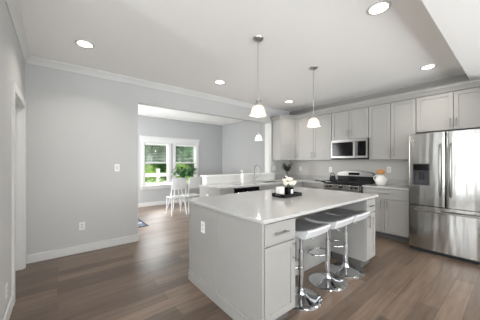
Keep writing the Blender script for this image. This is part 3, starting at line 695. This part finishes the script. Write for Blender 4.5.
# ---------------------------------------------------------------- bar stools
def make_stool(loc, label):
    x, y, _ = loc
    t = thing('bar_stool', label, 'stool', loc, 'bar stools at the island')
    MB().lathe((x, y, 0), [(0, 0), (.202, 0), (.202, .006), (.193, .012), (.15, .022), (.09, .034), (.045, .055), (.034, .08), (.03, .10), (0, .10)], 48).build('base', 'chrome', t, smooth=True)
    MB().cyl((x, y, .10), (x, y, .46), .026, n=20).cyl((x, y, .46), (x, y, .475), .029, n=20).cyl((x, y, .475), (x, y, .645), .017, n=16).build('column', 'chrome', t, smooth=True)
    # footrest: collar and D-shaped ring
    fr = MB().cyl((x, y, .285), (x, y, .315), .032, n=20)
    ring = [(x+.026, y+.02, .30), (x+.10, y+.05, .30), (x+.135, y+.11, .30), (x+.12, y+.175, .30), (x+.06, y+.205, .30), (x-.06, y+.205, .30), (x-.12, y+.175, .30), (x-.135, y+.11, .30), (x-.10, y+.05, .30), (x-.026, y+.02, .30)]
    fr.tube(ring, .010, 10); fr.build('footrest', 'chrome', t, smooth=True)
    MB().tube([(x, y, .615), (x+.06, y-.05, .605), (x+.10, y-.085, .575)], .005, 8).build('height_lever', 'chrome', t, smooth=True)
    MB().cyl((x, y, .63), (x, y, .668), .05, .07, n=20).build('seat_mount', 'gasket', t, smooth=True)
    # moulded seat: side profile in (y,z) swept along x, concave top, front apron leaning under
    def swept(name, m, prof, w, lift, par, bev):
        mb = MB(); nx = 14; R_ = []
        for k in range(nx+1):
            q = -1 + 2*k/nx; R_.append([mb.bm.verts.new((x+q*w, y+p[0], p[1]+lift*q*q)) for p in prof])
        n = len(prof)
        for A, Bq in zip(R_, R_[1:]):
            for i in range(n): mb.bm.faces.new((A[i], A[(i+1)%n], Bq[(i+1)%n], Bq[i]))
        mb.bm.faces.new(R_[0][::-1]); mb.bm.faces.new(R_[-1])
        return mb.build(name, m, par, smooth=True, bevel=bev)
    swept('seat', 'shell', [(.17, .690), (.17, .712), (.10, .706), (.0, .702), (-.09, .708), (-.16, .724), (-.207, .738), (-.215, .728), (-.178, .656), (-.15, .648), (-.04, .664), (.08, .680)], .185, .006, t, .004)
    swept('seat_pad', 'cushion', [(.165, .7135), (.10, .7075), (.0, .7035), (-.09, .7095), (-.16, .7255), (-.195, .7365), (-.192, .742), (-.155, .735), (-.08, .719), (.0, .713), (.10, .716), (.160, .720)], .175, .006, t, 0)
    return t
SL = ['chrome and white swivel bar stool nearest the camera, against the island drawer cabinet', 'chrome and white swivel bar stool in the middle of the three', 'chrome and white swivel bar stool farthest along the island']
s0 = make_stool((1.873, 1.362, 0), SL[0])
for i, x in enumerate((2.365, 2.79)): dup(s0, (x, 1.362, 0), 0, SL[i+1])

# ---------------------------------------------------------------- ceiling lights, pendants
for i, (x, y, lb) in enumerate(((0.253, 3.25, 'round recessed ceiling light above the left grey wall'), (2.28, 0.81, 'round recessed ceiling light nearest the camera at the top'),
        (4.25, 0.85, 'round recessed ceiling light above the refrigerator side'), (2.21, 3.30, 'round recessed ceiling light near the header, left of the pendants'), (4.16, 3.35, 'round recessed ceiling light by the kitchen corner between the pendants'))):
    t = thing('recessed_light', lb, 'ceiling light', (x, y, HC), 'recessed ceiling lights')
    MB().lathe((x, y, HC-0.0005), [(.075, 0), (.098, 0), (.098, -.004), (.09, -.008), (.075, -.006), (.075, 0)], 32).build('trim_ring', 'trim', t, smooth=True)
    MB().cyl((x, y, HC-0.001), (x, y, HC-0.004), .074, n=32).build('lens', 'lamp', t)
    l = bpy.data.lights.new('downlight', 'AREA'); l.shape = 'DISK'; l.size = .15; l.energy = 5; l.color = (1, .93, .84); l.spread = math.radians(130)
    lo = bpy.data.objects.new('downlight', l); C.objects.link(lo); lo.location = (x, y, HC-0.012)
def pendant(x, y, zb, zt, lb, r=.108, sm='shade'):
    t = thing('pendant_lamp', lb, 'lamp', (x, y, HC), 'pendant lamps')
    MB().lathe((x, y, HC-.0005), [(0, 0), (.062, 0), (.06, -.008), (.045, -.022), (.02, -.032), (0, -.032)], 28).build('canopy', 'nickel_light', t, smooth=True)
    MB().cyl((x, y, HC-.032), (x, y, zt+.05), .0045, n=10).build('rod', 'nickel_light', t, smooth=True)
    MB().lathe((x, y, zt), [(0, .055), (.012, .055), (.018, .04), (.034, .02), (.036, .002), (0, .002)], 24).build('socket_cap', 'nickel_light', t, smooth=True)
    h = zt-zb
    pr = [(.034, zt), (.056, zt-.012), (.068, zt-.03), (.076, zt-.055), (.084, zb+.022), (.100, zb), (.096, zb+.001), (.080, zb+.022), (.072, zt-.055), (.064, zt-.031), (.052, zt-.015), (.030, zt-.004)]
    sc = r/.108
    pr = [(a*sc if a > .035 else a, b) for a, b in pr]
    MB().lathe((x, y, 0), pr, 48, f=lambda th, j: 1 + (.035*math.cos(8*th) if j in (5, 6) else .012*math.cos(8*th) if j in (4, 7) else 0)).build('lamp_shade', sm, t, smooth=True)
    MB().ball((x, y, zb+.055), .026, (1, 1, 1.25)).build('bulb', 'bulb', t, smooth=True)
    l = bpy.data.lights.new('pendant_glow', 'POINT'); l.energy = 1.6; l.shadow_soft_size = .03; l.color = (1, .95, .88)
    lo = bpy.data.objects.new('pendant_glow', l); C.objects.link(lo); lo.location = (x, y, zb+.008)
pendant(1.773, 1.871, 1.872, 1.985, 'bell glass pendant lamp above the island, nearer of the two')
pendant(2.955, 1.925, 1.872, 1.995, 'bell glass pendant lamp above the island, farther one by the wall cabinets')
pendant(3.58, 3.76, 1.852, 1.965, 'small white glass pendant lamp hanging over the sink', .092, 'opal')

# ---------------------------------------------------------------- tray with flowers on the island
TX0, TX1, TY0, TY1 = 2.09, 2.43, 1.75, 1.955
t = thing('serving_tray', 'black rectangular serving tray on the island', 'tray', (0, 0, 0))
# -- placed from its corners
t.location = ((TX0+TX1)/2, (TY0+TY1)/2, .9155)
tb = MB(); h = .042; q = .009
tb.box(TX0, TX1, TY0, TY1, .9155, .9235).box(TX0, TX0+q, TY0, TY1, .9235, .9155+h).box(TX1-q, TX1, TY0, TY1, .9235, .9155+h).box(TX0+q, TX1-q, TY0, TY0+q, .9235, .9155+h).box(TX0+q, TX1-q, TY1-q, TY1, .9235, .9155+h)
tb.build('tray_body', 'black', t, bevel=.002)
for x in (TX0-.0, TX1): 
    s_ = -1 if x == TX0 else 1
    MB().tube([(x, (TY0+TY1)/2-.04, .9155+.028), (x+s_*.014, (TY0+TY1)/2-.03, .9155+.028), (x+s_*.014, (TY0+TY1)/2+.03, .9155+.028), (x, (TY0+TY1)/2+.04, .9155+.028)], .004, 8).build('handle', 'nickel', t, smooth=True)
vx, vy, vz = 2.31, 1.86, .924
t = thing('flower_vase', 'square black vase with a white label standing on the tray', 'vase', (vx, vy, vz))
MB().prism([(vx-.038, vy-.042), (vx+.038, vy-.042), (vx+.042, vy-.038), (vx+.042, vy+.038), (vx+.038, vy+.042), (vx-.038, vy+.042), (vx-.042, vy+.038), (vx-.042, vy-.038)], vz, vz+.10).build('vase_body', 'glassblack', t, bevel=.003)
B(vx-.018, vx+.028, vy-.0435, vy-.0425, vz+.02, vz+.075).build('label', 'paper', t)
t = thing('flower_bouquet', 'bunch of cream white roses in the black vase', 'flowers', (vx, vy, vz+.101))
rf = random.Random(5)
for (dx, dy, dz, r) in ((-.065, .0, .04, .034), (-.02, -.04, .045, .036), (.035, -.035, .04, .037), (.08, -.015, .05, .036), (.0, .01, .095, .037), (.055, .025, .085, .036), (-.045, .035, .08, .034), (.115, .02, .035, .034), (-.005, .055, .05, .03)):
    c = Vector((vx+dx, vy+dy, vz+.101+dz)); mb = MB(); mb.ball(c, r*.55, (1, 1, 1), 10, 6)
    out = Vector((dx, dy, .05)).normalized()
    for ringn, (n, rad, sz) in enumerate(((5, .45, .9), (6, .7, 1.05), (7, .95, 1.1))):
        for k in range(n):
            a = 2*PI*k/n + ringn*.5; u = Vector((math.cos(a), math.sin(a), .25*(2-ringn)-.1)); p = c + u*r*rad*.4 - Vector((0, 0, r*.3))
            e = Vector((-math.sin(a), math.cos(a), 0)); rows = []
            for s_, wv in ((0, .4), (.5, 1), (1, .75)):
                q_ = p + Vector((math.cos(a), math.sin(a), 0))*r*rad*.55*math.sin(s_*1.5) + Vector((0, 0, 1))*r*sz*s_
                rows.append([mb.bm.verts.new(q_ - e*r*.5*wv), mb.bm.verts.new(q_ + Vector((math.cos(a), math.sin(a), 0))*r*.12), mb.bm.verts.new(q_ + e*r*.5*wv)])
            for A, B2 in zip(rows, rows[1:]):
                for k2 in (0, 1): mb.bm.faces.new((A[k2], A[k2+1], B2[k2+1], B2[k2]))
    b_ = mb.build('bloom', 'petal', t, smooth=True)
    MB().tube([(vx+dx*.2, vy+dy*.2, vz+.103), tuple(c-Vector((0, 0, r*.4)))], .003, 6).build('stem', 'stem', b_)
lf = MB()
for k in range(5): a = k*1.26+.4; lf.leaf((vx, vy, vz+.12), (math.cos(a), math.sin(a), .5), .055, .025, .3)
lf.build('leaves', 'leaf', t, recalc=False)
# small white box at the tray's left end
t = thing('candle_box', 'small plain white box on the tray left of the black vase', 'box', (2.19, 1.90, .924))
B(2.15, 2.235, 1.875, 1.94, .924, 1.012).build('box_body', 'paper', t, bevel=.002); B(2.149, 2.236, 1.874, 1.941, 1.0122, 1.03).build('lid', 'paper', t, bevel=.001)

# corner plant
px_, py_ = 4.46, 3.67
t = thing('potted_plant', 'dark leafy plant in a glass vase in the kitchen corner', 'plant', (px_, py_, .9155))
MB().lathe((px_, py_, .9155), [(0, 0), (.045, 0), (.062, .03), (.066, .07), (.05, .13), (.034, .16), (.042, .185), (.038, .184), (.03, .16), (.045, .13), (.06, .07), (.055, .03), (.04, .006), (0, .006)], 28).build('vase', 'clearglass', t, smooth=True)
lf = MB(); sm = MB(); rr = random.Random(11)
for k in range(30):
    a = rr.uniform(0, 2*PI); L = rr.uniform(.18, .34); e = rr.uniform(.5, 1.4)
    d = Vector((math.cos(a)*.55, math.sin(a)*.55, e)).normalized(); b = Vector((px_, py_, .9155+.04)); m_ = Vector((px_, py_, .9155+.18)); q = m_ + d*L*.75
    sm.tube([b, m_, (m_+q)/2, q], .0025, 6)
    for j in range(7):
        f_ = .3 + .7*j/6; aa = rr.uniform(0, 2*PI); lf.leaf(m_.lerp(q, f_), (math.cos(aa), math.sin(aa), rr.uniform(0, .8)), .07, .038, .3)
sm.build('stems', 'stem', t); lf.build('leaves', 'darkleaf', t, recalc=False)

# pitcher with wooden spoons
qx, qy, qz = 4.68, 1.625, .9155
t = thing('ceramic_pitcher', 'round white ceramic pitcher on the short counter by the range', 'pitcher', (qx, qy, qz))
MB().lathe((qx, qy, qz), [(0, 0), (.05, 0), (.075, .02), (.096, .065), (.098, .095), (.082, .14), (.058, .168), (.055, .185), (.063, .2), (.058, .199), (.05, .185), (.052, .168), (.075, .14), (.09, .095), (.088, .065), (.068, .025), (0, .01)], 36,
    f=lambda th, j: 1 + (.22*max(0, math.cos(th+PI*.5))**6 if 11 <= j+0 <= 13 or j in (8, 9) else 0)).build('pitcher_body', 'ceramic', t, smooth=True)
MB().tube([(qx-.03, qy+.05, qz+.175), (qx-.04, qy+.085, qz+.178), (qx-.045, qy+.105, qz+.15), (qx-.04, qy+.105, qz+.115), (qx-.03, qy+.085, qz+.08)], .009, 10).build('handle', 'ceramic', t, smooth=True)
UL = ['wooden spoon leaning left in the white pitcher', 'wooden spatula standing upright in the white pitcher', 'wooden spoon leaning right in the white pitcher', 'round-headed wooden spoon at the back of the white pitcher']
for i, (dx, dy, hh, wv) in enumerate(((-.01, .032, .25, .020), (-.034, .0, .262, .02), (-.01, -.030, .252, .022), (.034, .005, .27, .022))):
    t = thing('wooden_spoon', UL[i], 'utensil', (qx+dx*.3, qy+dy*.3, qz+.025), 'wooden utensils in the pitcher')
    a0 = Vector((qx+dx*.3, qy+dy*.3, qz+.025)); a1 = Vector((qx+dx*1.5, qy+dy*1.5, qz+hh-.03))
    MB().tube([a0, a1], .006, 8).build('handle', 'wood', t, smooth=True)
    if i == 1: B(a1.x-.006, a1.x+.006, a1.y-.03, a1.y+.03, a1.z-.005, a1.z+.06).build('head', 'wood', t, bevel=.004)
    else: MB().ball(a1+Vector((0, 0, .025)), wv*1.2, (.4, 1, 1.3), 14, 10).build('head', 'wood', t, smooth=True)

# ---------------------------------------------------------------- dining furniture
tcx, tcy = 2.70, 6.28
t = thing('dining_table', 'round white dining table in front of the windows', 'table', (tcx, tcy, 0))
MB().lathe((tcx, tcy, .72), [(0, 0), (.44, 0), (.45, .01), (.45, .022), (.44, .03), (0, .03)], 48).build('table_top', 'shell', t, smooth=True)
for k in range(4):
    a = PI/4 + k*PI/2
    MB().cyl((tcx+.10*math.cos(a), tcy+.10*math.sin(a), .718), (tcx+.28*math.cos(a), tcy+.28*math.sin(a), 0.001), .018, .013, n=12).build('leg', 'shell', t, smooth=True)
t = thing('table_plant', 'bushy green plant in a slim glass vase on the dining table', 'plant', (2.87, 6.10, .7505))
vx2, vy2 = 2.87, 6.10
MB().lathe((vx2, vy2, .7505), [(0, 0), (.035, 0), (.04, .02), (.03, .1), (.038, .2), (.034, .199), (.026, .1), (.034, .02), (0, .01)], 24).build('vase', 'clearglass', t, smooth=True)
lf = MB(); sm = MB(); rr = random.Random(4)
for k in range(40):
    a = 2*PI*k/22*3.3; e = rr.uniform(.15, 1.0); d = Vector((math.cos(a), math.sin(a), e)).normalized(); m_ = Vector((vx2, vy2, .98)); L = rr.uniform(.15, .34); q = m_ + d*L
    sm.tube([(vx2, vy2, .78), m_, q], .003, 6)
    for j in range(5): lf.leaf(m_.lerp(q, .3+.7*j/4), (math.cos(a)+rr.uniform(-.9, .9), math.sin(a)+rr.uniform(-.9, .9), rr.uniform(-.1, .7)), .17, .075, .5)
sm.build('stems', 'stem', t); lf.build('leaves', 'leaf', t, recalc=False)
def make_chair(label):
    t = thing('dining_chair', label, 'chair', (0, 0, 0), 'white chairs at the dining table')
    B(-.20, .20, -.19, .20, .44, .462).build('seat', 'shell', t, bevel=.01)
    for sx in (-1, 1):
        MB().cyl((sx*.175, .175, .44), (sx*.195, .195, .001), .016, .011, n=12).build('leg', 'shell', t, smooth=True)
        MB().cyl((sx*.175, -.165, .44), (sx*.195, -.215, .001), .016, .011, n=12).build('leg', 'shell', t, smooth=True)
    for sx in (-1, 1): MB().tube([(sx*.18, -.175, .46), (sx*.185, -.20, .65), (sx*.18, -.235, .93)], .014, 8).build('back_post', 'shell', t, smooth=True)
    pn = MB(); rows = []
    for z in (.66, .74, .84, .94):
        rf_, rb_ = [], []
        for k in range(9):
            s_ = -1+k/4; y = -.20-(z-.65)*.13 - .03*(1-s_*s_); rf_.append(pn.bm.verts.new((s_*.185, y, z + (.02*(1-s_*s_) if z > .9 else 0)))); rb_.append(pn.bm.verts.new((s_*.185, y-.014, z + (.02*(1-s_*s_) if z > .9 else 0))))
        rows.append((rf_, rb_))
    for (a, b), (c, d) in zip(rows, rows[1:]):
        for k in range(8): pn.bm.faces.new((a[k], a[k+1], c[k+1], c[k])); pn.bm.faces.new((b[k], d[k], d[k+1], b[k+1]))
        for k in (0, 8): pn.bm.faces.new((a[k], c[k], d[k], b[k]))
    for (a, b) in (rows[0], rows[-1]):
        for k in range(8): pn.bm.faces.new((a[k], b[k], b[k+1], a[k+1]))
    pn.build('backrest', 'shell', t, smooth=True)
    return t
ch = make_chair('white dining chair with its back to the kitchen, left of the island corner')
ch.location = (2.40, 5.62, 0); ch.rotation_euler = (0, 0, math.radians(-3))
dup(ch, (2.84, 5.66, 0), math.radians(5), 'white dining chair with its back to the kitchen, nearest the knee wall')
# rug
t = thing('patterned_rug', 'navy and white patterned rug just past the end of the left wall', 'rug', (0.6, 5.75, 0.0005))
B(-0.25, 1.50, 4.93, 6.5, 0.0008, 0.009).build('border', 'rugborder', t)
B(-0.20, 1.45, 4.98, 6.45, 0.009, 0.0105).build('field', 'rug', t)
